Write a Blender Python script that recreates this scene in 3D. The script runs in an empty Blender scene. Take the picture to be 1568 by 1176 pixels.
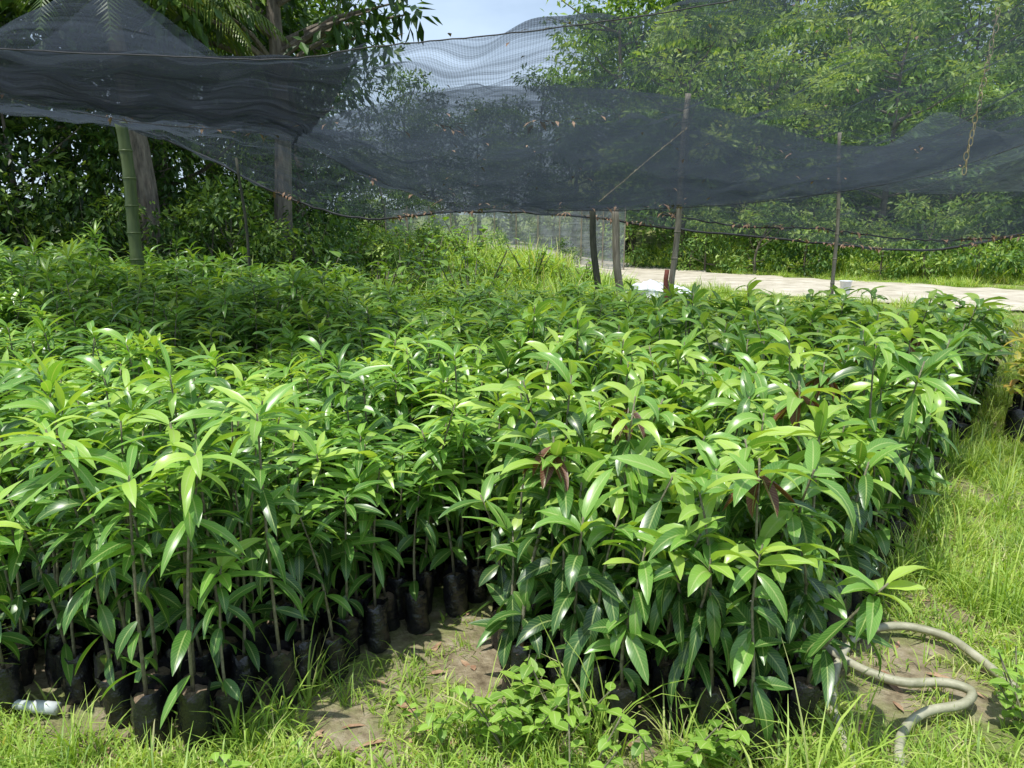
import bpy, math, random
import numpy as np
from mathutils import Vector
random.seed(7); R=random.random; U=random.uniform
rng=np.random.default_rng(11)
sc=bpy.context.scene
# ------------------------------------------------------------ materials
def newmat(n):
    m=bpy.data.materials.new(n); m.use_nodes=True
    nt=m.node_tree; nt.nodes.clear()
    return m,nt
def N(nt,t,**k):
    n=nt.nodes.new(t)
    for a,b in k.items(): setattr(n,a,b)
    return n
def L(nt,a,b): nt.links.new(a,b)
def ramp(nt,stops):
    r=N(nt,'ShaderNodeValToRGB'); e=r.color_ramp.elements
    e[0].position=stops[0][0]; e[0].color=(*stops[0][1],1)
    e[1].position=stops[-1][0]; e[1].color=(*stops[-1][1],1)
    for p,c in stops[1:-1]:
        x=e.new(p); x.color=(*c,1)
    return r
def math_(nt,op,a,b=None,clamp=False):
    m=N(nt,'ShaderNodeMath',operation=op,use_clamp=clamp)
    for i,v in enumerate((a,b)):
        if v is None: continue
        if isinstance(v,(int,float)): m.inputs[i].default_value=v
        else: L(nt,v,m.inputs[i])
    return m.outputs[0]
def leafmat(name,stops,rough=.38,trans=.3,vein=True,rndamt=.35,spec=.5):
    m,nt=newmat(name)
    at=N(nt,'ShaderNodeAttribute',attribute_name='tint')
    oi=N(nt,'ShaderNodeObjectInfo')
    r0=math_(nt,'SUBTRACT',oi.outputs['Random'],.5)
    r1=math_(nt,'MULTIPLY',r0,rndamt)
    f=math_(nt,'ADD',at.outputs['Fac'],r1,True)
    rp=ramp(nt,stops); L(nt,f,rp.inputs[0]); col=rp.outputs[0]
    if vein:
        uv=N(nt,'ShaderNodeUVMap'); sp=N(nt,'ShaderNodeSeparateXYZ'); L(nt,uv.outputs[0],sp.inputs[0])
        d=math_(nt,'ABSOLUTE',math_(nt,'SUBTRACT',sp.outputs[0],.5))
        mr=math_(nt,'LESS_THAN',d,.05)
        ph=math_(nt,'ADD',math_(nt,'MULTIPLY',sp.outputs[1],90.),math_(nt,'MULTIPLY',d,-28.))
        sv=math_(nt,'MULTIPLY',math_(nt,'GREATER_THAN',math_(nt,'SINE',ph),.8),.2)
        vf=math_(nt,'ADD',math_(nt,'MULTIPLY',mr,.6),sv,True)
        mx=N(nt,'ShaderNodeMixRGB'); L(nt,vf,mx.inputs[0]); L(nt,col,mx.inputs[1]); mx.inputs[2].default_value=(.45,.55,.2,1)
        col=mx.outputs[0]
    pb=N(nt,'ShaderNodeBsdfPrincipled'); L(nt,col,pb.inputs['Base Color'])
    pb.inputs['Roughness'].default_value=rough; pb.inputs['Specular IOR Level'].default_value=spec
    tl=N(nt,'ShaderNodeBsdfTranslucent')
    hs=N(nt,'ShaderNodeMixRGB',blend_type='MULTIPLY'); hs.inputs[0].default_value=1; L(nt,col,hs.inputs[1]); hs.inputs[2].default_value=(1.55,1.45,.5,1)
    L(nt,hs.outputs[0],tl.inputs[0])
    ms=N(nt,'ShaderNodeMixShader'); ms.inputs[0].default_value=trans
    L(nt,pb.outputs[0],ms.inputs[1]); L(nt,tl.outputs[0],ms.inputs[2])
    o=N(nt,'ShaderNodeOutputMaterial'); L(nt,ms.outputs[0],o.inputs[0])
    return m
def noisemat(name,stops,scale=8,rough=.8,bump=.3,detail=6,spec=.4,bscale=None,dist=.02,stretch=None,rlo=None):
    m,nt=newmat(name)
    tc=N(nt,'ShaderNodeTexCoord'); src=tc.outputs['Object']
    if stretch:
        mp=N(nt,'ShaderNodeMapping'); mp.inputs['Scale'].default_value=stretch; L(nt,src,mp.inputs[0]); src=mp.outputs[0]
    nz=N(nt,'ShaderNodeTexNoise'); nz.inputs['Scale'].default_value=scale; nz.inputs['Detail'].default_value=detail; nz.inputs['Roughness'].default_value=.65
    L(nt,src,nz.inputs[0])
    rp=ramp(nt,stops); L(nt,nz.outputs[0],rp.inputs[0])
    n2=N(nt,'ShaderNodeTexNoise'); n2.inputs['Scale'].default_value=bscale or scale*3; n2.inputs['Detail'].default_value=6; L(nt,src,n2.inputs[0])
    b=N(nt,'ShaderNodeBump'); b.inputs['Strength'].default_value=bump; b.inputs['Distance'].default_value=dist; L(nt,n2.outputs[0],b.inputs['Height'])
    pb=N(nt,'ShaderNodeBsdfPrincipled'); L(nt,rp.outputs[0],pb.inputs['Base Color']); pb.inputs['Roughness'].default_value=rough
    pb.inputs['Specular IOR Level'].default_value=spec; L(nt,b.outputs[0],pb.inputs['Normal'])
    o=N(nt,'ShaderNodeOutputMaterial'); L(nt,pb.outputs[0],o.inputs[0])
    return m
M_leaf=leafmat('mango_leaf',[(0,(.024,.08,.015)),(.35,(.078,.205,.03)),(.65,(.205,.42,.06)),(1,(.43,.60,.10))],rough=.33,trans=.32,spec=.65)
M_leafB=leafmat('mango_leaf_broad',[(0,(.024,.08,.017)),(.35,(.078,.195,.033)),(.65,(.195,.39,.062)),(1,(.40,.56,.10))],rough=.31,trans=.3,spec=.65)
M_brown=leafmat('young_brown_leaf',[(0,(.07,.022,.014)),(1,(.17,.062,.038))],rough=.45,trans=.25)
M_crot=leafmat('yellow_red_leaf',[(0,(.18,.32,.04)),(.4,(.5,.55,.06)),(.8,(.65,.5,.06)),(1,(.45,.14,.06))],rough=.4,trans=.25)
M_grass=leafmat('grass_blade',[(0,(.09,.19,.025)),(.5,(.30,.46,.07)),(.85,(.50,.62,.14)),(1,(.64,.6,.33))],rough=.5,trans=.36,vein=False)
M_weed=leafmat('weed_leaf',[(0,(.08,.2,.02)),(1,(.28,.46,.06))],rough=.5,trans=.3)
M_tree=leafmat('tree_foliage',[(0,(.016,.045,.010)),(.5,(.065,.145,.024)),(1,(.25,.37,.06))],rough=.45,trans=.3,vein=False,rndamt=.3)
M_treeL=leafmat('hill_foliage',[(0,(.05,.12,.03)),(.5,(.18,.32,.07)),(1,(.44,.56,.16))],rough=.5,trans=.35,vein=False,rndamt=.35)
M_palm=leafmat('palm_frond',[(0,(.05,.11,.02)),(1,(.24,.30,.06))],rough=.4,trans=.3,vein=False)
M_stem=noisemat('seedling_stem',[(.3,(.10,.095,.05)),(.7,(.28,.26,.17))],scale=60)
M_bag=noisemat('black_polybag',[(.3,(.008,.008,.010)),(.75,(.024,.024,.027))],scale=20,rough=.26,bump=.9,bscale=28,dist=.014,spec=.6)
M_soil=noisemat('potting_soil',[(.3,(.09,.06,.04)),(.7,(.32,.24,.16))],scale=50,bump=.6)
M_bark=noisemat('bark',[(.3,(.06,.05,.04)),(.7,(.26,.22,.17))],scale=6,bump=.7,stretch=(3,3,.6))
M_bamboo=noisemat('green_bamboo',[(.3,(.055,.09,.03)),(.7,(.14,.18,.07))],scale=5,rough=.45,bump=.1,stretch=(3,3,.4))
M_wood=noisemat('weathered_wood',[(.3,(.12,.10,.075)),(.7,(.38,.34,.27))],scale=10,rough=.8,bump=.4,stretch=(4,4,.5))
M_darkwood=noisemat('dark_wood',[(.3,(.025,.03,.022)),(.7,(.09,.09,.065))],scale=10,rough=.8,bump=.4,stretch=(4,4,.5))
M_redw=noisemat('red_brown_wood',[(.3,(.14,.035,.025)),(.7,(.3,.1,.07))],scale=10,rough=.8)
M_road=noisemat('dirt_road',[(.3,(.31,.27,.20)),(.5,(.47,.42,.33)),(.7,(.60,.55,.46))],scale=2.2,bump=.7,bscale=14,detail=9)
M_hose=noisemat('old_hose',[(.3,(.24,.24,.15)),(.7,(.48,.46,.34))],scale=12,rough=.5,bump=.2)
M_pvc=noisemat('pvc_pipe',[(.3,(.45,.5,.5)),(.7,(.65,.68,.68))],scale=8,rough=.4,bump=.05)
M_white=noisemat('white_sack',[(.3,(.5,.54,.6)),(.7,(.75,.76,.78))],scale=6,rough=.5,bump=.4)
M_litter=noisemat('dry_leaves',[(.3,(.18,.08,.045)),(.7,(.46,.32,.2))],scale=20,rough=.8)
M_rope=noisemat('net_rope',[(.3,(.02,.02,.022)),(.7,(.06,.06,.065))],scale=20,rough=.7)
M_wire=noisemat('tie_wire',[(.3,(.3,.22,.1)),(.7,(.6,.5,.3))],scale=9,rough=.5)
def groundmat():
    m,nt=newmat('ground_soil_grass')
    g=N(nt,'ShaderNodeNewGeometry'); P=g.outputs['Position']
    def nz(s,d=6):
        n=N(nt,'ShaderNodeTexNoise'); n.inputs['Scale'].default_value=s; n.inputs['Detail'].default_value=d; n.inputs['Roughness'].default_value=.65; L(nt,P,n.inputs[0]); return n.outputs[0]
    s=ramp(nt,[(.3,(.15,.115,.07)),(.5,(.34,.28,.18)),(.72,(.52,.45,.33))]); L(nt,nz(14,8),s.inputs[0])
    gr=ramp(nt,[(.3,(.10,.16,.03)),(.7,(.26,.34,.07))]); L(nt,nz(30),gr.inputs[0])
    sp=N(nt,'ShaderNodeSeparateXYZ'); L(nt,P,sp.inputs[0])
    far=N(nt,'ShaderNodeMapRange'); L(nt,sp.outputs[1],far.inputs[0]); far.inputs[1].default_value=8; far.inputs[2].default_value=12; far.inputs[3].default_value=0; far.inputs[4].default_value=.6
    msk=ramp(nt,[(.45,(0,0,0)),(.62,(.8,.8,.8))]); L(nt,nz(2.2),msk.inputs[0])
    f=math_(nt,'ADD',msk.outputs[0],far.outputs[0],True)
    mx=N(nt,'ShaderNodeMixRGB'); L(nt,f,mx.inputs[0]); L(nt,s.outputs[0],mx.inputs[1]); L(nt,gr.outputs[0],mx.inputs[2])
    b=N(nt,'ShaderNodeBump'); b.inputs['Strength'].default_value=.9; b.inputs['Distance'].default_value=.04; L(nt,nz(35,8),b.inputs['Height'])
    pb=N(nt,'ShaderNodeBsdfPrincipled'); L(nt,mx.outputs[0],pb.inputs['Base Color']); pb.inputs['Roughness'].default_value=.95; pb.inputs['Specular IOR Level'].default_value=.2
    L(nt,b.outputs[0],pb.inputs['Normal']); o=N(nt,'ShaderNodeOutputMaterial'); L(nt,pb.outputs[0],o.inputs[0]); return m
M_ground=groundmat()
def netmat(name,dens,colr=(.06,.073,.092),tr_=(.06,.075,.10),fold=.5):
    m,nt=newmat(name)
    uv=N(nt,'ShaderNodeUVMap'); sp=N(nt,'ShaderNodeSeparateXYZ'); L(nt,uv.outputs[0],sp.inputs[0])
    def wave(sock,per): return math_(nt,'SINE',math_(nt,'MULTIPLY',sock,2*math.pi/per))
    a=wave(sp.outputs[0],.015); b=wave(sp.outputs[1],.010)
    def streak(rot,sx,sy,det):
        mp=N(nt,'ShaderNodeMapping'); mp.inputs['Rotation'].default_value=(0,0,rot); mp.inputs['Scale'].default_value=(sx,sy,1); L(nt,uv.outputs[0],mp.inputs[0])
        n2=N(nt,'ShaderNodeTexNoise',noise_dimensions='2D'); n2.inputs['Scale'].default_value=1; n2.inputs['Detail'].default_value=det; L(nt,mp.outputs[0],n2.inputs[0]); return n2.outputs[0]
    s1=streak(.12,.9,42,3); s2=streak(-.45,.8,7,3)
    s=math_(nt,'MULTIPLY',math_(nt,'ADD',a,b),.08)
    s=math_(nt,'ADD',s,math_(nt,'MULTIPLY',math_(nt,'SUBTRACT',s1,.5),fold*1.4))
    s=math_(nt,'ADD',s,math_(nt,'MULTIPLY',math_(nt,'SUBTRACT',s2,.5),fold*1.6))
    al=math_(nt,'ADD',s,dens,True)
    df=N(nt,'ShaderNodeBsdfDiffuse'); df.inputs['Color'].default_value=(*colr,1)
    tl=N(nt,'ShaderNodeBsdfTranslucent'); tl.inputs[0].default_value=(*tr_,1)
    mm=N(nt,'ShaderNodeMixShader'); mm.inputs[0].default_value=.4; L(nt,df.outputs[0],mm.inputs[1]); L(nt,tl.outputs[0],mm.inputs[2])
    tr=N(nt,'ShaderNodeBsdfTransparent'); ms=N(nt,'ShaderNodeMixShader'); L(nt,al,ms.inputs[0]); L(nt,tr.outputs[0],ms.inputs[1]); L(nt,mm.outputs[0],ms.inputs[2])
    o=N(nt,'ShaderNodeOutputMaterial'); L(nt,ms.outputs[0],o.inputs[0]); return m
M_net=netmat('shade_net',.48); M_net2=netmat('shade_net_folded',.72,(.035,.042,.05),(.04,.046,.058)); M_netL=netmat('shade_net_light',.40,(.07,.085,.105),(.07,.086,.11))
M_netP=netmat('pale_net',.5,(.40,.44,.47),(.40,.44,.47),.3)
# ------------------------------------------------------------ mesh builder
class MB:
    def __init__(s): s.V=[];s.F=[];s.M=[];s.T=[];s.UV=[]
    def add(s,vs,fs,mi,t=0.5,uv=None):
        b=len(s.V); s.V+= [tuple(v) for v in vs]; s.F+=[tuple(b+i for i in f) for f in fs]; s.M+=[mi]*len(fs)
        s.T+= ([t]*len(vs)) if not hasattr(t,'__len__') else list(t)
        s.UV+= uv if uv else [(0,0)]*len(vs)
    def tube(s,pts,rad,sides,mi,cap=True,t=.5):
        pts=[Vector(p) for p in pts]; n=len(pts)
        if not hasattr(rad,'__len__'): rad=[rad]*n
        vs=[];fs=[];prev=None
        for i,p in enumerate(pts):
            d=(pts[min(i+1,n-1)]-pts[max(i-1,0)])
            if d.length<1e-9: d=Vector((0,0,1))
            d.normalize()
            a=prev if prev else (Vector((1,0,0)) if abs(d.x)<.8 else Vector((0,1,0)))
            a=(a-d*a.dot(d)).normalized(); prev=a; b=d.cross(a)
            for k in range(sides):
                th=2*math.pi*k/sides; vs.append(p+(a*math.cos(th)+b*math.sin(th))*rad[i])
        for i in range(n-1):
            for k in range(sides):
                k2=(k+1)%sides; fs.append((i*sides+k,i*sides+k2,(i+1)*sides+k2,(i+1)*sides+k))
        if cap: fs.append(tuple(range((n-1)*sides,n*sides))); fs.append(tuple(reversed(range(sides))))
        s.add(vs,fs,mi,t)
    def leaf(s,o,az,el,ln,w,droop,mi,t,fold=.25,seg=6,roll=0,sharp=.85,wav=.0):
        p=Vector(o); vs=[];uv=[]; bend=U(-.25,.25)
        for i in range(seg+1):
            q=i/seg; e=el-droop*q; a2=az+bend*q; d=Vector((math.cos(a2)*math.cos(e),math.sin(a2)*math.cos(e),math.sin(e)))
            if i: p=p+d*(ln/seg)
            sd=Vector((-math.sin(a2),math.cos(a2),0)); up=d.cross(sd)
            sd2=sd*math.cos(roll)+up*math.sin(roll); up2=up*math.cos(roll)-sd*math.sin(roll)
            ww=w*.5*(math.sin(math.pi*min(1,q**sharp))**.85 if 0<q<1 else .02)
            wv=wav*math.sin(q*14+az*3)*w
            vs+= [p+sd2*ww+up2*(fold*ww+wv), p, p-sd2*ww+up2*(fold*ww-wv)]
            uv+= [(0,q),(.5,q),(1,q)]
        fs=[]
        for i in range(seg):
            b=i*3; fs+=[(b,b+1,b+4,b+3),(b+1,b+2,b+5,b+4)]
        s.add(vs,fs,mi,t,uv)
    def obj(s,name,mats,smooth=True,link=True):
        me=bpy.data.meshes.new(name); me.from_pydata(s.V,[],s.F)
        for m in mats: me.materials.append(m)
        me.polygons.foreach_set('material_index',s.M)
        if smooth: me.polygons.foreach_set('use_smooth',[True]*len(s.F))
        a=me.attributes.new('tint','FLOAT','POINT'); a.data.foreach_set('value',s.T)
        ul=me.uv_layers.new(name='UVMap'); li=np.empty(len(me.loops),int); me.loops.foreach_get('vertex_index',li)
        ul.data.foreach_set('uv',np.array(s.UV,dtype=float)[li].ravel())
        me.update()
        ob=bpy.data.objects.new(name,me)
        if link: sc.collection.objects.link(ob)
        return ob
def collect(name,obs):
    c=bpy.data.collections.new(name)
    for o in obs: c.objects.link(o)
    return c
def scatter(name,coll,P,rot,scl,idx):
    me=bpy.data.meshes.new(name); me.from_pydata([tuple(p) for p in P],[],[])
    a=me.attributes.new('rot','FLOAT_VECTOR','POINT'); a.data.foreach_set('vector',np.array(rot,dtype=float).ravel())
    a=me.attributes.new('scl','FLOAT_VECTOR','POINT'); a.data.foreach_set('vector',np.array(scl,dtype=float).ravel())
    a=me.attributes.new('idx','INT','POINT'); a.data.foreach_set('value',[int(i) for i in idx])
    ob=bpy.data.objects.new(name,me); sc.collection.objects.link(ob)
    ng=bpy.data.node_groups.new(name+'_gn','GeometryNodeTree')
    ng.interface.new_socket(name='Geometry',in_out='INPUT',socket_type='NodeSocketGeometry')
    ng.interface.new_socket(name='Geometry',in_out='OUTPUT',socket_type='NodeSocketGeometry')
    gi=ng.nodes.new('NodeGroupInput'); go=ng.nodes.new('NodeGroupOutput')
    ci=ng.nodes.new('GeometryNodeCollectionInfo'); ci.inputs['Collection'].default_value=coll
    ci.inputs['Separate Children'].default_value=True; ci.inputs['Reset Children'].default_value=True
    ip=ng.nodes.new('GeometryNodeInstanceOnPoints'); ip.inputs['Pick Instance'].default_value=True
    def na(nm,t):
        x=ng.nodes.new('GeometryNodeInputNamedAttribute'); x.data_type=t; x.inputs['Name'].default_value=nm
        return x.outputs['Attribute']
    er=ng.nodes.new('FunctionNodeEulerToRotation')
    ng.links.new(gi.outputs[0],ip.inputs['Points']); ng.links.new(ci.outputs[0],ip.inputs['Instance'])
    ng.links.new(na('idx','INT'),ip.inputs['Instance Index'])
    ng.links.new(na('rot','FLOAT_VECTOR'),er.inputs[0]); ng.links.new(er.outputs[0],ip.inputs['Rotation'])
    ng.links.new(na('scl','FLOAT_VECTOR'),ip.inputs['Scale']); ng.links.new(ip.outputs[0],go.inputs[0])
    md=ob.modifiers.new('scatter','NODES'); md.node_group=ng
    return ob
# ------------------------------------------------------------ terrain
def sstep(a,b,x):
    t=min(1,max(0,(x-a)/(b-a))); return t*t*(3-2*t)
def H(x,y):
    h=9*sstep(26,55,y)*sstep(-2,14,x)
    h+=1.2*sstep(14,30,y)*sstep(-2,-14,x) if x<-2 else 0
    h+=.5*sstep(12,20,y)*(1-sstep(0,3.2,x))
    h+=.012*math.sin(x*5.1+y*2.3)*math.cos(y*4.3-x)
    return h
g=MB(); n=170; cs=[math.sinh(-5.2+10.4*i/n)*2.9 for i in range(n+1)]
vs=[(cs[i],cs[j]+6,H(cs[i],cs[j]+6)) for j in range(n+1) for i in range(n+1)]
fs=[(j*(n+1)+i,j*(n+1)+i+1,(j+1)*(n+1)+i+1,(j+1)*(n+1)+i) for j in range(n) for i in range(n)]
g.add(vs,fs,0); g.obj('ground',[M_ground])
def cr(P,t):
    n=len(P)-1; i=min(int(t*n),n-1); f=t*n-i
    p=[np.array(P[max(0,min(n,k))],float) for k in (i-1,i,i+1,i+2)]
    return .5*((2*p[1])+(-p[0]+p[2])*f+(2*p[0]-5*p[1]+4*p[2]-p[3])*f*f+(-p[0]+3*p[1]-3*p[2]+p[3])*f**3)
rc=[(34,.7,0),(20,8.3,0),(12,13.3,0),(8.2,16.1,0),(5,19.3,0),(3.0,22.2,0),(1,27,0),(-4,33,0)]
g=MB(); vs=[]; K=90; W=8
for i in range(K+1):
    p=cr(rc,i/K); q=cr(rc,min(1,i/K+.01))-cr(rc,max(0,i/K-.01)); q/=np.linalg.norm(q); nn=np.array((-q[1],q[0],0))
    for j in range(W+1):
        e=(j/W-.5)*4.5
        if j in(0,W): e+=U(-.3,.3)
        x,y=(p+nn*e)[:2]; vs.append((x,y,H(x,y)+.03+.03*(1-(2*j/W-1)**2)))
fs=[(i*(W+1)+j,i*(W+1)+j+1,(i+1)*(W+1)+j+1,(i+1)*(W+1)+j) for i in range(K) for j in range(W)]
g.add(vs,fs,0); g.obj('dirt_road',[M_road])
ROADP=np.array([cr(rc,i/80)[:2] for i in range(81)])
def roaddist(x,y): return np.min(np.hypot(ROADP[:,0]-x,ROADP[:,1]-y))
# ------------------------------------------------------------ seedlings
def bag(b,r,h):
    S=14; rows=[0,.02,.06,.11,.16,.19,.2]; vs=[]; ph=U(0,9)
    for k,z in enumerate(rows):
        for i in range(S):
            a=2*math.pi*i/S; rr=r*(1+.09*math.sin(3*a+z*40+ph)+.06*math.sin(7*a-z*70+ph))
            if k==0: rr*=.85
            if k==5: rr*=1.03
            if k==6: rr*=.97
            vs.append((rr*math.cos(a),rr*math.sin(a),z/.2*h+(.008*math.sin(5*a+ph)+.006*math.sin(2*a) if k>3 else 0)))
    fs=[(k*S+i,k*S+(i+1)%S,(k+1)*S+(i+1)%S,(k+1)*S+i) for k in range(6) for i in range(S)]
    b.add(vs,fs,1)
    vs=[(0,0,h-.014)]+[(r*.94*math.cos(2*math.pi*i/S),r*.94*math.sin(2*math.pi*i/S),h-.022+U(-.004,.004)) for i in range(S)]
    b.add(vs,[(0,1+i,1+(i+1)%S) for i in range(S)],2)
def seedA(name,hh):
    b=MB(); bag(b,.042,.175)
    lx,ly=U(-.08,.08),U(-.08,.08)
    st=lambda q:(lx*q*q,ly*q*q,.16+(hh-.16)*q)
    b.tube([st(i/5) for i in range(6)],[.006-.0006*i for i in range(6)],5,3)
    ga=2.399; az=U(0,6)
    top=random.randint(8,14); yg=U(-.12,.3); e0=U(40,72)
    for i in range(top):
        az+=ga+U(-.3,.3); q=i/top
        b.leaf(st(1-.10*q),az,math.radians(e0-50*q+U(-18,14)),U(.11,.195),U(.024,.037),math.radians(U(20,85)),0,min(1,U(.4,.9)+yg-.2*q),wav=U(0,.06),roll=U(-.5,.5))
    for i in range(random.randint(7,12)):
        az+=ga+U(-.3,.3); q=U(.6,.86)
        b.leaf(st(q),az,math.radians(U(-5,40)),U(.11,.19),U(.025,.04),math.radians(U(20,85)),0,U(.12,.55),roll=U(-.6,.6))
    for i in range(random.randint(5,11)):
        az+=ga+U(-.4,.4); q=U(.06,.6)
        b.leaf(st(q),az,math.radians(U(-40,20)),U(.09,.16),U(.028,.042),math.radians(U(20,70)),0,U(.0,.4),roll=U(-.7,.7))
    return b.obj(name,[M_leaf,M_bag,M_soil,M_stem],link=False)
def seedB(name,hh,brown=0):
    b=MB(); bag(b,.048,.185)
    lx,ly=U(-.11,.11),U(-.11,.11)
    st=lambda q:(lx*q*q+.01*math.sin(q*6),ly*q*q,.17+(hh-.17)*q)
    b.tube([st(i/6) for i in range(7)],[.0068-.0006*i for i in range(7)],5,3)
    az=U(0,6)
    for i in range(random.randint(6,10)):
        az+=2.399+U(-.4,.4); q=U(.86,1)
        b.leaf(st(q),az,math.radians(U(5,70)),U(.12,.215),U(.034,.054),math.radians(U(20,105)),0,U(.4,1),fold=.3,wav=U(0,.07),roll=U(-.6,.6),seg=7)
    for i in range(random.randint(13,18)):
        az+=2.399+U(-.4,.4); q=U(.08,.88)
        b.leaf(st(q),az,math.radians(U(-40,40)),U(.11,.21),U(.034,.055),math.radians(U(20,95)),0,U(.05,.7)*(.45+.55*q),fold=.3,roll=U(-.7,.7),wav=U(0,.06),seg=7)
    if brown:
        tz=hh+.05; b.tube([(lx,ly,hh-.02),(lx+.01,ly,tz)],[.004,.003],4,3)
        for i in range(brown):
            az+=2.399; b.leaf((lx+.01,ly,tz-U(0,.06)),az,math.radians(U(-75,-35)),U(.11,.16),U(.028,.042),math.radians(U(5,35)),4,U(0,1),fold=.7)
    return b.obj(name,[M_leafB,M_bag,M_soil,M_stem,M_brown],link=False)
NA,NBn=18,16
colA=collect('narrow_leaf_seedling_variants',[seedA('seedling_a%02d'%i,U(.60,.86)) for i in range(NA)])
colB=collect('broad_leaf_seedling_variants',[seedB('seedling_b%02d'%i,U(.56,.92) if i<13 else U(.78,.86),brown=0 if i<13 else 6) for i in range(NBn)])
def edgeR(y): return .86+.72*(y-2.1)
def edgeL(y): return -1.78-1.0*(y-2.3)
def inLeft(x,y):
    if y<4: 
        if y>2.03+ (x+.98)*1.15 and x<-.14 and x>edgeL(y) and y>2.03+max(0,(-1.0-x))*.38: return True
        return False
    return edgeL(y)<x<-.1+0.08*(y-4)
def inRight(x,y):
    if not x<edgeR(y): return False
    if y<4: return x>-.08-.05*max(0,y-3) and y>2.24-.3*max(0,x)
    return x>-.1+.08*(y-4)
PA=[];PB=[];PC=[]
y=1.96
while y<10.2:
    sp=.125 if y<4.6 else (.148 if y<7 else .172)
    x=-10
    while x<7:
        xx=x+U(-.04,.04); yy=y+U(-.04,.04)
        back=9.3-.25*max(0,xx-1.5) if xx>-1.5 else 9.6
        if yy<back:
            if inLeft(xx,yy):
                if xx<-1.3-.1*(yy-5) and yy>5.4:
                    if yy>5.85: PC.append((xx,yy))
                else: PA.append((xx,yy))
            elif inRight(xx,yy):
                (PB if (yy<4.3+.9*xx and xx>-.1) or xx>1.5 else PA).append((xx,yy))
        x+=sp
    y+=sp*.95
def clump(x,y,s=1.3,o=0):
    return math.sin(x*s*2.1+1.3+o)*math.cos(y*s*1.7-.6+o)+.6*math.sin(x*s*5.3+y*s*3.1+o)
BROWN=[(1.9,4.3),(1.15,2.75),(.8,2.2),(0.0,2.32),(1.25,3.4),(.2,2.7),(2.7,5.3),(2.2,3.9)]
def place(name,coll,pts,n,hs,brn=None):
    P=[];ro=[];sl=[];ix=[]; bi=set()
    if brn is not None:
        for bx,by in BROWN: bi.add(min(range(len(pts)),key=lambda k:(pts[k][0]-bx)**2+(pts[k][1]-by)**2))
    for k,(x,y) in enumerate(pts):
        if R()<.06 and k not in bi: continue
        P.append((x,y,H(x,y))); ro.append((random.gauss(0,.08),random.gauss(0,.08),U(0,6.28)))
        s=hs(x,y)*(.98 if k in bi else U(.82,1.13))*(1+.07*clump(x,y,.9)); w=U(.92,1.15)*(1 if y<5 else 1.12); sl.append((w,w,s))
        if brn is not None: ix.append(n-1-random.randint(0,2) if k in bi else random.randint(0,n-4))
        else: ix.append(random.randint(0,n-1))
    return scatter(name,coll,P,ro,sl,ix)
place('mango_seedlings',colA,PA,NA,lambda x,y:1.08-.028*max(0,y-2.5))
place('mango_seedlings.001',colB,PB,NBn,lambda x,y:1.10 if y<4 else 1.10-.062*(y-4),brn=True)
place('mango_seedlings.002',colA,PC,NA,lambda x,y:1.12+.15*min(3,max(0,-x-2.8)))
def croton(name):
    b=MB(); bag(b,.06,.18); b.tube([(0,0,.15),(0,0,.42)],[.006,.004],5,3)
    for i in range(38):
        b.leaf((U(-.05,.05),U(-.05,.05),U(.22,.45)),U(0,6.28),math.radians(U(0,70)),U(.07,.13),U(.03,.045),math.radians(U(20,80)),0,R(),seg=4)
    return b.obj(name,[M_crot,M_bag,M_soil,M_stem],link=False)
colC=collect('croton_variants',[croton('croton_%02d'%i) for i in range(6)])
P=[];ro=[];sl=[];ix=[]
for j in range(8):
    for i in range(10):
        P.append((3.66+i*.17+j*.15+U(-.03,.03),5.35+j*.2+U(-.03,.03),0)); ro.append((0,0,U(0,6.28))); s=U(1.2,1.7); sl.append((s,s,s)); ix.append(random.randint(0,5))
scatter('yellow_leaf_seedlings',colC,P,ro,sl,ix)
# ------------------------------------------------------------ grass & weeds
def tuft(name,nb,h0,h1,rad,wid,lean):
    b=MB()
    for i in range(nb):
        a=U(0,6.28); r=rad*math.sqrt(R()); h=U(h0,h1); az=U(0,6.28); e=math.radians(U(90-lean,88)); dr=math.radians(U(10,95)); t=min(1,max(0,random.gauss(.55,.22)))
        p=Vector((r*math.cos(a),r*math.sin(a),0)); vs=[]; sd=Vector((-math.sin(az),math.cos(az),0)); w=wid*U(.7,1.3)
        for k in range(5):
            q=k/4
            if k: 
                ee=e-dr*q*q; p=p+Vector((math.cos(az)*math.cos(ee),math.sin(az)*math.cos(ee),math.sin(ee)))*h/4
            ww=w*(1-q**2*.9); vs+= [p-sd*ww/2,p+sd*ww/2]
        b.add(vs,[(2*k,2*k+1,2*k+3,2*k+2) for k in range(4)],0,t)
    return b.obj(name,[M_grass],link=False)
colG=collect('short_grass_variants',[tuft('grass_s%02d'%i,46,.03,.10,.08,.0045,70) for i in range(6)])
colT=collect('tall_grass_variants',[tuft('grass_t%02d'%i,22,.14,.38,.05,.0075,50) for i in range(6)])
colF=collect('field_grass_variants',[tuft('grass_f%02d'%i,50,.25,.65,.3,.02,45) for i in range(5)])
def weed(name,sc_=1,ns=(2,5),tint=(.2,1)):
    b=MB()
    for s in range(random.randint(*ns)):
        az=U(0,6.28); ln=U(.08,.2)*sc_; tip=Vector((math.cos(az)*ln*.6,math.sin(az)*ln*.6,ln)); b.tube([(0,0,0),tip*.5+Vector((0,0,.01)),tip],.002*sc_,4,1,cap=False)
        for k in range(7):
            q=.3+.7*k/6; b.leaf(tip*q,k*2.4+az,math.radians(U(0,40)),U(.03,.055)*sc_,U(.02,.034)*sc_,math.radians(U(10,50)),0,U(*tint),seg=4,sharp=.75)
    return b.obj(name,[M_weed,M_stem],link=False)
colW=collect('weed_variants',[weed('weed_%02d'%i) for i in range(6)])
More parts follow.
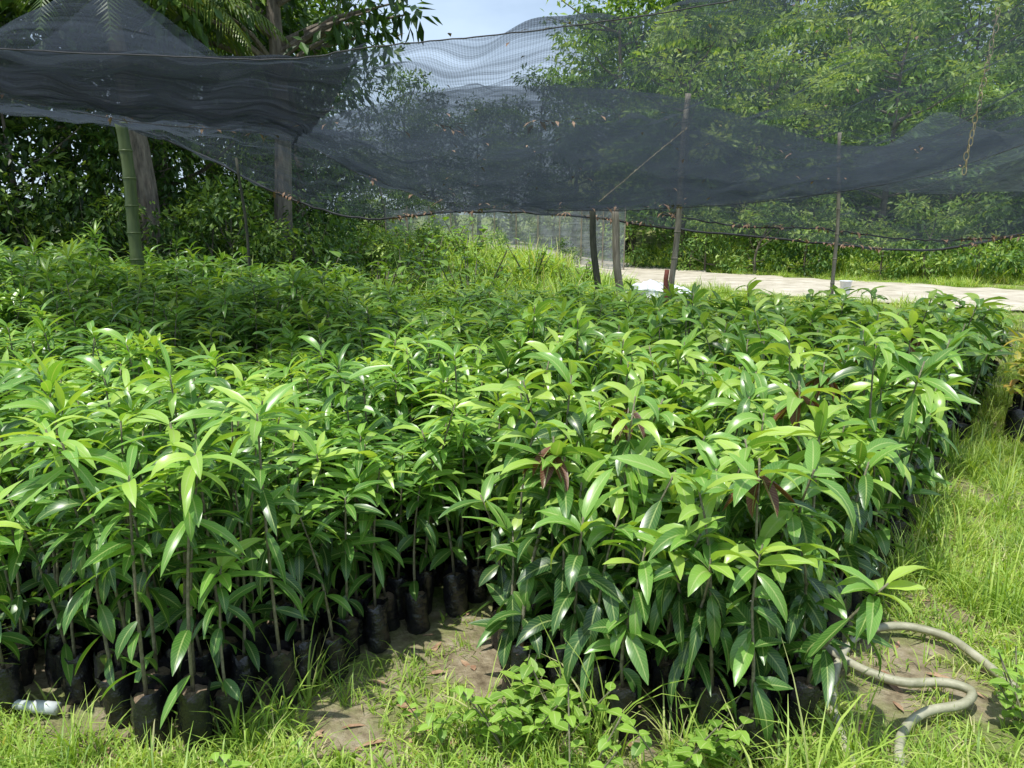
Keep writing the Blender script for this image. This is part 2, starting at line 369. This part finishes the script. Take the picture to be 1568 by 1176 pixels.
colWB=collect('field_weed_variants',[weed('weedb_%02d'%i,3.6,(6,10),(0,.8)) for i in range(4)])
def free(x,y,m=.0):
    if inLeft(x,y) or inRight(x,y): return False
    if y>10.2: return True
    if x<edgeR(y)-0.05 and x>edgeL(y) and y>3.2: return False
    return True
def nearbed(x,y,k=1):
    return any(inLeft(x+dx*k,y+dy*k) or inRight(x+dx*k,y+dy*k) for dx,dy in((.1,0),(-.1,0),(0,.12),(.08,.08),(-.08,.08)))
def isbare(x,y):
    return (-.62<x<.0 and 2.1<y<3.3) or (.98<x<1.72 and 1.95<y<2.8)
G=[];T=[];Wd=[]
for k in range(24000):
    y=1.5+8.5*R()**1.6; x=U(-3.2,7.5)
    if abs(x)>y*.8+.6 or not free(x,y): continue
    c=clump(x,y)
    pr=.62+.45*c
    if isbare(x,y): pr=.10
    if nearbed(x,y): pr*=.5
    if R()<pr: G.append((x,y))
for k in range(3800):
    y=1.7+7.5*R()**1.5; x=U(-2.2,7)
    if abs(x)>y*.8+.6 or not free(x,y): continue
    if isbare(x,y) and R()<.92: continue
    p=.08+.22*clump(x,y,1.9,2)
    if nearbed(x,y,1.8): p=max(p,.42)
    if x>1 and y>2.9 and x<edgeR(y)+.5: p+=.3
    if R()<p: T.append((x,y))
for k in range(420):
    y=1.8+6*R()**1.6; x=U(-2.2,6)
    if abs(x)>y*.8+.6 or not free(x,y) or isbare(x,y): continue
    if x>.9 and R()<.7: continue
    if R()<.2+.35*clump(x,y,1.6,4): Wd.append((x,y))
T+=[(-.62,2.42),(-.66,2.38),(-.55,2.3),(-.75,2.2),(-.8,2.1),(-1.05,1.96),(-1.25,2.04),(.3,2.05),(.55,1.98),(.62,1.94),(.75,1.96)]
Wd+=[(.08+U(-.12,.12),2.14+U(-.1,.1)) for i in range(12)]+[(1.68+U(-.1,.2),2.12+U(-.12,.12)) for i in range(6)]+[(.5+U(-.1,.1),1.97+U(-.05,.05)) for i in range(5)]
def sc2(name,coll,pts,n,s0,s1,zf=1):
    P=[];ro=[];sl=[];ix=[]
    for x,y in pts:
        P.append((x,y,H(x,y)-.004)); ro.append((0,0,U(0,6.28))); s=U(s0,s1); sl.append((s,s,s*zf*U(.8,1.2))); ix.append(random.randint(0,n-1))
    scatter(name,coll,P,ro,sl,ix)
sc2('short_grass',colG,G,6,.7,1.5); sc2('tall_grass',colT,T,6,.45,1.1); sc2('weeds',colW,Wd,6,.7,1.4)
b=MB()
for k in range(620):
    y=1.8+3.0*R()**1.4; x=U(-2.2,2.6)
    if not free(x,y) : continue
    b.leaf((x,y,H(x,y)+.008),U(0,6.28),U(-.1,.15),U(.03,.11),U(.012,.03),U(0,.4),0,.5,seg=3)
b.obj('ground_leaf_litter',[M_litter])
P=[];ro=[];sl=[];ix=[];FW=[]
for k in range(9000):
    y=U(8.8,30); x=U(-16,24)
    rd=roaddist(x,y)
    if abs(x)>y*.85+1 or rd<2.2: continue
    if y<9.9 and x<edgeR(y)+.15: continue
    if x>3 and y<13 and R()<.5: continue
    nearroad=rd<4.4 or (x>1.8 and y<17)
    if R()<(.22 if x<-1.5 else .08) and not nearroad: FW.append((x,y))
    P.append((x,y,H(x,y)-.01)); ro.append((0,0,U(0,6.28))); s=U(.6,1.25)*(1.0 if not nearroad else .38)
    sl.append((s*1.3,s*1.3,s*(1+.45*clump(x,y,.7)))); ix.append(random.randint(0,4))
scatter('field_grass',colF,P,ro,sl,ix)
sc2('field_weeds',colWB,FW,4,.7,1.4)
# ------------------------------------------------------------ trees
def leafcloud(b,C,RAD,per,size,mi,tb,droop=.5,flat=.75):
    V=[];T=[]
    for c,r,t0 in zip(C,RAD,tb):
        n=int(per*r*r); d=rng.normal(size=(n,3)); d/=np.linalg.norm(d,axis=1)[:,None]
        rr=r*(rng.random(n)**.45); pos=np.array(c)+d*rr[:,None]*np.array((1,1,flat))
        dirv=d+rng.normal(size=(n,3))*.6; dirv[:,2]-=droop; dirv/=np.linalg.norm(dirv,axis=1)[:,None]
        sdv=np.cross(dirv,np.array((0,0,1.))+rng.normal(size=(n,3))*.5); sdv/=np.linalg.norm(sdv,axis=1)[:,None]+1e-6
        nrm=np.cross(dirv,sdv)
        ln=size*(.6+.8*rng.random(n))[:,None]; w=ln*.2
        v=np.stack([pos,pos+dirv*ln*.45+sdv*w-nrm*w*.3,pos+dirv*ln,pos+dirv*ln*.45-sdv*w-nrm*w*.3],1)
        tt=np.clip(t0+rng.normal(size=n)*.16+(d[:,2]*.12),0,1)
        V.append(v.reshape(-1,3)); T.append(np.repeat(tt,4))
    V=np.concatenate(V); T=np.concatenate(T); n=len(V)//4
    b.add(V.tolist(),[q for i in range(n) for q in((4*i,4*i+1,4*i+2),(4*i,4*i+2,4*i+3))],mi,T.tolist())
def tree(name,h,cb,cr_,ncl,size,per,matl,lean=0.3,cl=(.45,.9),trunk=.16,droop=.5):
    b=MB(); lx,ly=U(-lean,lean),U(-lean,lean)
    tp=lambda q:Vector((lx*q+.12*math.sin(q*5),ly*q,h*.82*q))
    b.tube([tp(i/8) for i in range(9)],[trunk*(1.25 if i==0 else 1)*(1-.85*i/8) for i in range(9)],9,1)
    C=[];RD=[];TB=[]
    for i in range(ncl):
        z=cb+(h-cb)*R(); q=(z-cb)/(h-cb); prof=math.sin(math.pi*min(1,.12+q*.85))**.6
        a=U(0,6.28); r=cr_*prof*math.sqrt(U(.12,1)); c=Vector((lx*q+r*math.cos(a),ly*q+r*math.sin(a),z)); rd=U(*cl)
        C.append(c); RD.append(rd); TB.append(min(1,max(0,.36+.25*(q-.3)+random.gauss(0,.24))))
        if i%3==0:
            q0=max(.2,min(.95,(z-.9)/(h*.82))); s=tp(q0); mid=(s+c)/2+Vector((0,0,-.15)); b.tube([s,mid,c],[trunk*.3,trunk*.2,trunk*.07],5,1,cap=False)
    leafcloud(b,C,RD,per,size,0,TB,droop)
    return b.obj(name,[matl,M_bark],link=False,smooth=False)
def put(src,name,x,y,s=1,rz=None,dz=0,sz=None):
    o=bpy.data.objects.new(name,src.data); o.location=(x,y,H(x,y)+dz-.05); o.rotation_euler=(0,0,U(0,6.28) if rz is None else rz); o.scale=(s,s,sz or s); sc.collection.objects.link(o); return o
t_dark=[tree('td%d'%i,8.5,2.2,2.9,62,.24,190,M_tree,trunk=.17) for i in range(3)]
t_low=[tree('tl%d'%i,6,.6,2.4,60,.2,230,M_tree,trunk=.12) for i in range(2)]
t_hill=[tree('th%d'%i,9,1.2,3.0,70,.27,170,M_treeL,trunk=.16,cl=(.35,.85)) for i in range(3)]
t_feath=tree('tf',13,4.5,3.2,80,.22,170,M_treeL,cl=(.3,.7),trunk=.14)
shrub=[tree('sh%d'%i,2.4,.15,1.2,26,.16,300,M_tree,trunk=.05,cl=(.3,.55)) for i in range(3)]
shrubL=[tree('sl%d'%i,2.4,.15,1.2,26,.18,300,M_treeL,trunk=.05,cl=(.3,.55)) for i in range(2)]
for x,y,s,k in[(-9.2,14,1,0),(-6.6,15.5,1.05,1),(-12,15,1.1,2),(-5.0,18.5,.9,0),(-10.5,19,1.2,1),(-14.5,18,1.2,0),(-7.5,20,1.15,2),(-11.8,23,1.3,2),(-16,24,1.3,1)]:
    put(t_dark[k],'broadleaf_tree',x,y,s)
for x,y,s in[(-10.2,12.4,.8),(-8.0,13.0,.75),(-12.5,13.2,.9),(-6.6,14.6,.62),(-13.5,15.5,1),(-5.6,16.5,.5),(-4.6,19.5,.55),(-6.3,21.5,.75),(-3.9,24.5,.55)]:
    put(random.choice(t_low),'understory_tree',x,y,s)
for i in range(16):
    x=-10+i*.45+U(-.3,.3); put(random.choice(shrub+shrubL[:1]),'shrub',x,U(11.6,13.2)+max(0,x+5)*.7,U(.55,.9))
for x,y,s in[(-3.9,12.2,.5),(-3.1,13.6,.5),(-2.6,15.5,.5),(-3.4,16.6,.6),(-1.9,18.8,.42),(-4.2,15,.6),(-.4,20.5,.3),(1.4,20.2,.3)]: put(random.choice(shrub+shrubL),'shrub',x,y,s)
b=MB(); 
b.tube([(0,0,0),(-.05,0,1.5),(.05,0,3.2),(.0,0,5),(.25,0,7)],[.22,.16,.14,.12,.08],10,1)
C=[];RD=[];TB=[]
for i in range(44):
    a=U(0,6.28); z=U(4.3,8); r=U(.4,2.8); C.append(Vector((.1+r*math.cos(a),r*math.sin(a),z+.15*r))); RD.append(U(.3,.65)); TB.append(U(.15,.55))
for p in[(1.7,-.4,4.85),(2.1,-.3,5.0),(1.2,-.5,4.5),(.7,-.4,4.3),(1.7,0,4.6),(1.3,-.3,4.75),(2.3,0,4.9)]: C.append(Vector(p)); RD.append(.36); TB.append(.3)
for i,c in enumerate(C):
    if i%2==0 or i>=44: s=Vector((0,0,min(c.z-.6,6.5))); b.tube([s,(s+c)/2+Vector((0,0,.1)),c],[.07,.045,.012],6,1,cap=False)
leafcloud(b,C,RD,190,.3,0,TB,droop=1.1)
bt=b.obj('mango_tree',[M_tree,M_bark],smooth=False); bt.location=(-4.0,14,0)
def palm(name,x,y,h,fr=20):
    b=MB(); b.tube([(0.15*math.sin(i*.5),0,h*i/9) for i in range(10)],[.19-.008*i for i in range(10)],9,1); tx=.15*math.sin(4.5)
    for f in range(fr):
        az=f*2.4; el=math.radians(U(5,75)); p=Vector((tx,0,h)); pts=[p.copy()]; ln=U(2.6,3.4); S=22; t=U(.2,1)
        dr=math.radians(U(60,105))
        for k in range(S):
            e=el-dr*(k/S)**1.2; d=Vector((math.cos(az)*math.cos(e),math.sin(az)*math.cos(e),math.sin(e))); p=p+d*ln/S; pts.append(p.copy())
            sd=Vector((-math.sin(az),math.cos(az),0)); q=(k+1)/S; L0=.75*math.sin(math.pi*min(1,.12+q*.83))
            for sg in(-1,1):
                for h2 in(0,.5):
                    o=p-d*ln/S*h2; dd=(sd*sg*.85+d*.5+Vector((0,0,-.45+U(-.15,.15)))).normalized(); w=d*.02
                    b.add([o-w,o+w,o+dd*L0*.6+w*.8+Vector((0,0,.02)),o+dd*L0*.6-w*.8,o+dd*L0+Vector((0,0,-.12*L0))],[(0,1,2,3),(3,2,4)],0,t)
        b.tube(pts,[.03*(1-i/(S+1))+.004 for i in range(S+1)],4,2,cap=False)
    o=b.obj(name,[M_palm,M_bark,M_palm],smooth=False); o.location=(x,y,H(x,y)-.1)
palm('coconut_palm',-6.0,12.8,4.9); palm('coconut_palm',-9.2,13,4.9)
for x,y,s in[(-5,37,.85),(-1.5,36,.7),(1.5,38,.85),(4.5,36,.95),(-9,33,1),(-12,30,1.1),(-8,27,.8),(0,33,.6),(-3.4,34,.62),(2.6,33.5,.75)]:
    put(random.choice(t_dark),'distant_tree',x,y,s)
for x in range(-12,5,2): put(random.choice(t_low),'hedge_tree',x+U(-.5,.5),30+U(-1,1),U(.42,.6))
for i in range(16):
    x=5.5+i*1.9+U(-.5,.5); y=25.5+U(-1.4,1.4)-.12*i; put(random.choice(t_hill),'hillside_tree',x,y,U(.6,.85))
for i in range(17):
    x=4.5+i*2.1+U(-.6,.6); y=31+U(-1.5,1.5); put(random.choice(t_hill),'hillside_tree',x,y,U(.9,1.15))
for i in range(14):
    x=7+i*2.9+U(-.8,.8); y=39+U(-2,2); put(random.choice(t_hill),'hillside_tree',x,y,U(1.1,1.4))
put(t_feath,'tall_tree',3.6,28,.95); put(t_feath,'tall_tree',6.3,30,1.0)
for i in range(20):
    x=4.0+i*.95+U(-.4,.4); put(random.choice(shrubL),'shrub',x,24.4-.62*(x-3)+U(-.3,.4),U(.5,.95))
# ------------------------------------------------------------ nets
def netgrid(name,rows,mat,nu=120,nv=54,wr=.02,seed=0):
    b=MB(); vs=[];uv=[]; rows=[[np.array(p,float) for p in r] for r in rows]
    for j in range(nv+1):
        for i in range(nu+1):
            col=[cr(r,i/nu) for r in rows]; p=cr(col,j/nv).copy()
            w=wr*(math.sin(p[0]*9+p[1]*3+seed)+.7*math.sin(p[0]*3.1-p[1]*6+seed*2)+.5*math.sin(p[0]*17+p[1]*11+seed))
            w+=wr*.6*math.sin(p[1]*22+math.sin(p[0]*2.)*2)+wr*1.3*math.sin(p[1]*3.3+p[0]*1.1+seed); p[2]+=w*(.35 if j in(0,nv) else 1)
            vs.append(tuple(p)); uv.append((p[0],p[1]*1.0+p[2]*.5))
    fs=[(j*(nu+1)+i,j*(nu+1)+i+1,(j+1)*(nu+1)+i+1,(j+1)*(nu+1)+i) for j in range(nv) for i in range(nu)]
    b.add(vs,fs,0,.5,uv); return b.obj(name,[mat])
xa=[-2.78,-1.83,-1.11,-.70,-.26,.27,.84,1.46,2.09,2.9]; za=[2.4,2.36,2.34,2.39,2.43,2.49,2.57,2.67,2.78,2.9]
row0=[(x,4+.02*math.sin(x*3),z) for x,z in zip(xa,za)]
xs=[-5.4,-3.55,-2.15,-1.36,-.51,.52,1.62,2.83,4.05,5.4]; zs=[2.82,2.45,2.32,1.95,1.70,1.645,1.67,1.78,2.01,2.48]
row1=[(x,7.5,z) for x,z in zip(xs,zs)]
xr=[-6.45,-4.26,-2.58,-1.63,-.61,.63,1.86,3.66,4.86,6.4]; zr=[2.87,2.6,2.56,2.75,2.95,2.95,2.84,2.36,2.5,2.9]
row2=[(x,8.9,z) for x,z in zip(xr,zr)]
xh=[-8.0,-5.35,-3.36,-2.13,-.8,.82,2.53,4.43,6.33,8.4]; zh=[3.1,2.8,1.9,1.55,1.65,1.60,1.39,1.21,1.12,1.6]
row3=[(x,11.5,z) for x,z in zip(xh,zh)]
netgrid('shade_net',[row0,row1],M_net,nu=150,nv=70,wr=.022)
netgrid('shade_net',[row1,row2],M_net,nv=24,wr=.02,seed=2)
netgrid('shade_net',[row2,row3],M_netL,nv=34,wr=.024,seed=4)
rC0=[(x,y+.05,z+.02) for x,y,z in row0[:4]]; rC1=[(x,y-.1,z+.05) for x,y,z in row1[:3]]+[(-1.9,7.0,2.2)]
rCm=[tuple((np.array(a)+np.array(c))/2+np.array((0,0,-.05))) for a,c in zip(rC0,rC1)]
netgrid('folded_shade_net',[rC0,rCm,rC1],M_net2,nu=60,nv=40,wr=.018,seed=7)
m0=[(-2.3,6.9,2.36),(-1.4,6.4,2.26),(-.5,6.1,2.22),(.4,6.1,2.26),(1.3,6.4,2.28),(2.3,6.9,2.05),(3.5,7.4,2.02),(4.6,7.8,2.35)]
m1=[(-2.2,7.2,2.25),(-1.35,7.3,1.95),(-.5,7.4,1.72),(.5,7.45,1.66),(1.6,7.5,1.68),(2.7,7.6,1.76),(3.8,7.7,1.95),(4.9,7.9,2.32)]
netgrid('loose_shade_net',[m0,m1],M_netL,nu=90,nv=24,wr=.03,seed=5)
s0=[(1.9,9.2,2.35),(2.8,9.2,2.0),(3.7,9.2,2.2),(5.0,9.3,1.95),(6.4,9.4,2.4),(8,9.4,2.5)]; s1=[(2.0,10.6,1.62),(3.0,10.6,1.46),(4.1,10.6,1.42),(5.4,10.6,1.28),(6.8,10.6,1.32),(8.3,10.6,1.5)]
netgrid('drooping_shade_net',[s0,s1],M_netL,nu=80,nv=24,wr=.03,seed=9)
tR0=[(-3.3,4.6,2.42),(-2.9,4.5,2.45),(-2.3,4.5,2.42),(-1.6,4.5,2.44)]
tR1=[(-3.1,5.0,2.66),(-2.75,5.0,2.86),(-2.4,5.0,2.86),(-1.95,5.0,2.6)]
tR2=[(-2.6,5.4,3.04),(-2.56,5.4,3.06),(-2.54,5.4,3.06),(-2.5,5.4,3.04)]
tR3=[(-4.6,6.8,2.5),(-3.4,6.8,2.5),(-2.5,6.8,2.45),(-1.8,6.8,2.4)]
netgrid('peaked_shade_net',[tR0,tR1,tR2,tR3],M_netL,nu=30,nv=40,wr=.006,seed=3)
q0=[(4.2,9.9,2.28),(4.7,9.9,2.5),(5.2,9.9,2.82),(5.8,9.9,2.62),(6.9,9.9,2.4)]; q1=[(4.4,10.1,1.95),(4.9,10.1,1.88),(5.4,10.1,1.86),(6.1,10.1,1.88),(7.0,10.1,1.92)]
netgrid('pale_peaked_net',[q0,q1],M_netP,nu=40,nv=20,wr=.012,seed=6)
def rope(name,pts,r,mat,sub=80,jit=0.0):
    b=MB(); P=[cr(pts,i/sub)+np.array((U(-jit,jit),U(-jit,jit),U(-jit,jit))) for i in range(sub+1)]
    b.tube(P,r,6,0); return b.obj(name,[mat])
rope('net_edge_rope',row0,.0035,M_rope,jit=.003); rope('net_sag_rope',row1,.004,M_rope,jit=.004); rope('net_hem',row3,.018,M_rope,jit=.012); rope('net_hem',s1,.012,M_rope,jit=.012)
rope('net_tie_rope',[(1.84,8.5,2.5),(1.3,7.9,2.1),(.8,7.3,1.72)],.004,M_wire,jit=.004)
b=MB()
for pts,nn in((row3[2:],620),(s1,260),(row1[:3],60),(row1[3:7],80),(m0[:5],60)):
    for i in range(nn):
        q=R(); p=cr(pts,q)
        if clump(q*9,0,1.4)<-.1: continue
        b.leaf((p[0]+U(-.05,.05),p[1]+U(-.14,.05),p[2]+U(0,.05)),U(0,6.28),U(-.3,.3),U(.05,.13),U(.025,.045),U(0,1),0,.5,seg=2)
b.obj('dry_leaf_litter',[M_litter])
b=MB()
for i in range(130):
    k=R(); v=R(); p=cr([row0[4+int(k*5)],row1[4+int(k*5)]],v)+np.array((U(-.3,.3),0,.03)); b.leaf(p,U(0,6.28),U(-.3,.3),U(.03,.07),U(.015,.025),.5,0,.5,seg=2)
b.obj('fallen_leaves',[M_litter])
# ------------------------------------------------------------ poles
def pole(name,p0,p1,r,mat,nodes=0,r1=None):
    b=MB(); p0=Vector(p0);p1=Vector(p1); r1=r1 or r*.85; pts=[];rd=[]; S=nodes*4 if nodes else 10
    for i in range(S+1):
        q=i/S; pts.append(p0.lerp(p1,q)+Vector((.014*math.sin(q*9+r*99),.008*math.cos(q*7),0))); rd.append((r+(r1-r)*q)*(1.12 if nodes and i%4==0 else 1))
    b.tube(pts,rd,12,0)
    if nodes:
        for i in range(0,S,4):
            c=pts[i]; b.tube([c-Vector((0,0,.008)),c+Vector((0,0,.008))],[rd[i]*1.06]*2,12,0)
    return b.obj(name,[mat])
pole('bamboo_pole',(-4.02,8.5,0),(-4.1,8.5,2.55),.068,M_bamboo,9)
pole('bamboo_pole',(1.72,8.6,0),(1.86,8.6,2.85),.034,M_wood,10)
pole('red_stake',(1.66,8.5,0),(1.70,8.5,1.02),.03,M_redw)
pole('wooden_stake',(3.75,9,0),(3.66,9,2.5),.022,M_wood,9)
pole('dark_post',(1.24,10.8,0),(1.08,10.8,1.75),.05,M_darkwood)
pole('wooden_post',(1.60,11.2,0),(1.44,11.2,1.7),.06,M_wood)
pole('wooden_stake',(-3.3,10,0),(-3.42,10,2.3),.02,M_darkwood)
pole('bamboo_pole',(6.35,9,0),(6.4,9,2.9),.04,M_wood,10)
pole('bamboo_pole',(-6.4,9,0),(-6.45,9,2.9),.04,M_bamboo,10)
pole('bamboo_pole',(2.9,4,0),(2.95,4,2.9),.035,M_bamboo,10)
b=MB(); A=Vector((3.50,6,3.05)); B=Vector((3.38,6,1.9)); S=22
for i in range(S):
    c=A.lerp(B,(i+.5)/S)+Vector((U(-.008,.008),0,0)); a=i*1.3; u=Vector((math.cos(a),math.sin(a),0)); h=.032
    b.tube([c+u*.016*math.cos(t)+Vector((0,0,h*math.sin(t))) for t in [2*math.pi*k/10 for k in range(11)]],.0035,5,0,cap=False)
b.obj('hanging_wire_chain',[M_wire])
# ------------------------------------------------------------ hose, pipe, misc
rope('garden_hose',[(1.0,1.9,.02),(1.02,2.1,.02),(1.06,2.28,.03),(1.17,2.5,.03),(1.33,2.69,.03),(1.5,2.74,.04),(1.64,2.67,.04),(1.68,2.53,.04),(1.72,2.36,.02)],.016,M_hose)
rope('garden_hose',[(1.14,2.60,.05),(1.22,2.46,.04),(1.33,2.37,.04),(1.47,2.35,.05),(1.53,2.30,.05),(1.46,2.23,.05),(1.32,2.20,.04),(1.2,2.1,.03),(1.1,1.9,.03)],.016,M_hose)
b=MB(); b.tube([(-2.1,2.33,.03),(-1.5,2.24,.03)],.016,12,0); b.tube([(-1.56,2.249,.03),(-1.48,2.237,.03)],.021,12,0); b.obj('pvc_pipe',[M_pvc])
def sack(name,x,y,sx,sy,sz):
    bpy.ops.mesh.primitive_ico_sphere_add(subdivisions=4,location=(x,y,sz*.45)); o=bpy.context.object; o.name=name
    for v in o.data.vertices:
        c=v.co; k=1+.14*math.sin(c.x*7+c.y*5)+.1*math.sin(c.y*11+c.z*6)+.05*math.sin(c.x*23); v.co=Vector((c.x*k*sx,c.y*k*sy,max(-.45,c.z*k)*sz))
    for p in o.data.polygons:p.use_smooth=True
    o.data.materials.append(M_white)
sack('white_sack',2.5,14.2,.45,.35,.27); sack('white_sack',3.0,14.5,.4,.3,.2)
b=MB(); S=20; prof=[(.11,0),(.15,.34),(.165,.345),(.165,.36),(.145,.36),(.14,.3),(.1,.02)]
vs=[(r*math.cos(6.2832*i/S),r*math.sin(6.2832*i/S),z) for r,z in prof for i in range(S)]
fs=[(k*S+i,k*S+(i+1)%S,(k+1)*S+(i+1)%S,(k+1)*S+i) for k in range(6) for i in range(S)]+[tuple(range(6*S,7*S))]
b.add(vs,fs,0); o=b.obj('white_bucket',[M_white]); o.location=(6.7,15.6,.05); o.scale=(.75,.75,.75)
b=MB()
for i in range(12):
    x=-3.6+i*.62; zb=H(x,22.5); b.tube([(x,22.5,zb-.1),(x,22.5,1.86)],.018,8,1)
nn=60; vs=[];uvs=[]
for j in range(9):
    for i in range(nn+1):
        x=-3.6+i*6.82/nn; zb=H(x,22.5); z=zb+(1.8-.06*abs(math.sin(i*math.pi/5.5))-zb)*j/8
        vs.append((x,22.55+.03*math.sin(i*1.3+j),z)); uvs.append((x,z))
b.add(vs,[(j*(nn+1)+i,j*(nn+1)+i+1,(j+1)*(nn+1)+i+1,(j+1)*(nn+1)+i) for j in range(8) for i in range(nn)],0,.5,uvs)
b.obj('net_fence',[M_netP,M_wood],smooth=False)
# ------------------------------------------------------------ light
S=Vector((-.20,-.20,.95)).normalized(); el=math.asin(S.z)
ld=bpy.data.lights.new('sun','SUN'); ld.energy=5.0; ld.angle=math.radians(.5); ld.color=(1,.97,.91)
lo=bpy.data.objects.new('sun',ld); lo.rotation_euler=S.to_track_quat('Z','Y').to_euler(); sc.collection.objects.link(lo)
w=bpy.data.worlds.new("World"); sc.world=w; w.use_nodes=True; nt=w.node_tree; nt.nodes.clear()
sk=N(nt,'ShaderNodeTexSky',sky_type='NISHITA'); sk.sun_disc=False; sk.sun_elevation=el; sk.sun_rotation=math.atan2(S.x,S.y); sk.dust_density=1.0
tc=N(nt,'ShaderNodeTexCoord'); mp=N(nt,'ShaderNodeMapping'); mp.inputs['Scale'].default_value=(1,1,3); L(nt,tc.outputs['Generated'],mp.inputs[0])
nz=N(nt,'ShaderNodeTexNoise'); nz.inputs['Scale'].default_value=3; nz.inputs['Detail'].default_value=7; L(nt,mp.outputs[0],nz.inputs[0])
rp=ramp(nt,[(.35,(.4,.4,.4)),(.62,(.9,.9,.9))]); L(nt,nz.outputs[0],rp.inputs[0])
mx=N(nt,'ShaderNodeMixRGB'); L(nt,rp.outputs[0],mx.inputs[0]); L(nt,sk.outputs[0],mx.inputs[1]); mx.inputs[2].default_value=(5.6,7.0,8.8,1)
bg=N(nt,'ShaderNodeBackground'); bg.inputs[1].default_value=.14; L(nt,mx.outputs[0],bg.inputs[0]); o=N(nt,'ShaderNodeOutputWorld'); L(nt,bg.outputs[0],o.inputs[0])
cd=bpy.data.cameras.new('camera'); cam=bpy.data.objects.new('camera',cd); sc.collection.objects.link(cam)
cam.location=(0,0,1.6); cam.rotation_euler=(math.radians(77.7),0,0); cd.sensor_width=36; cd.lens=27.2; cd.clip_end=2000; cd.clip_start=.05
sc.camera=cam
sc.view_settings.view_transform='Standard'; sc.view_settings.look='None'; sc.view_settings.exposure=0
print('plants',len(PA),len(PB),len(PC),'grass',len(G),len(T),len(Wd),len(P))
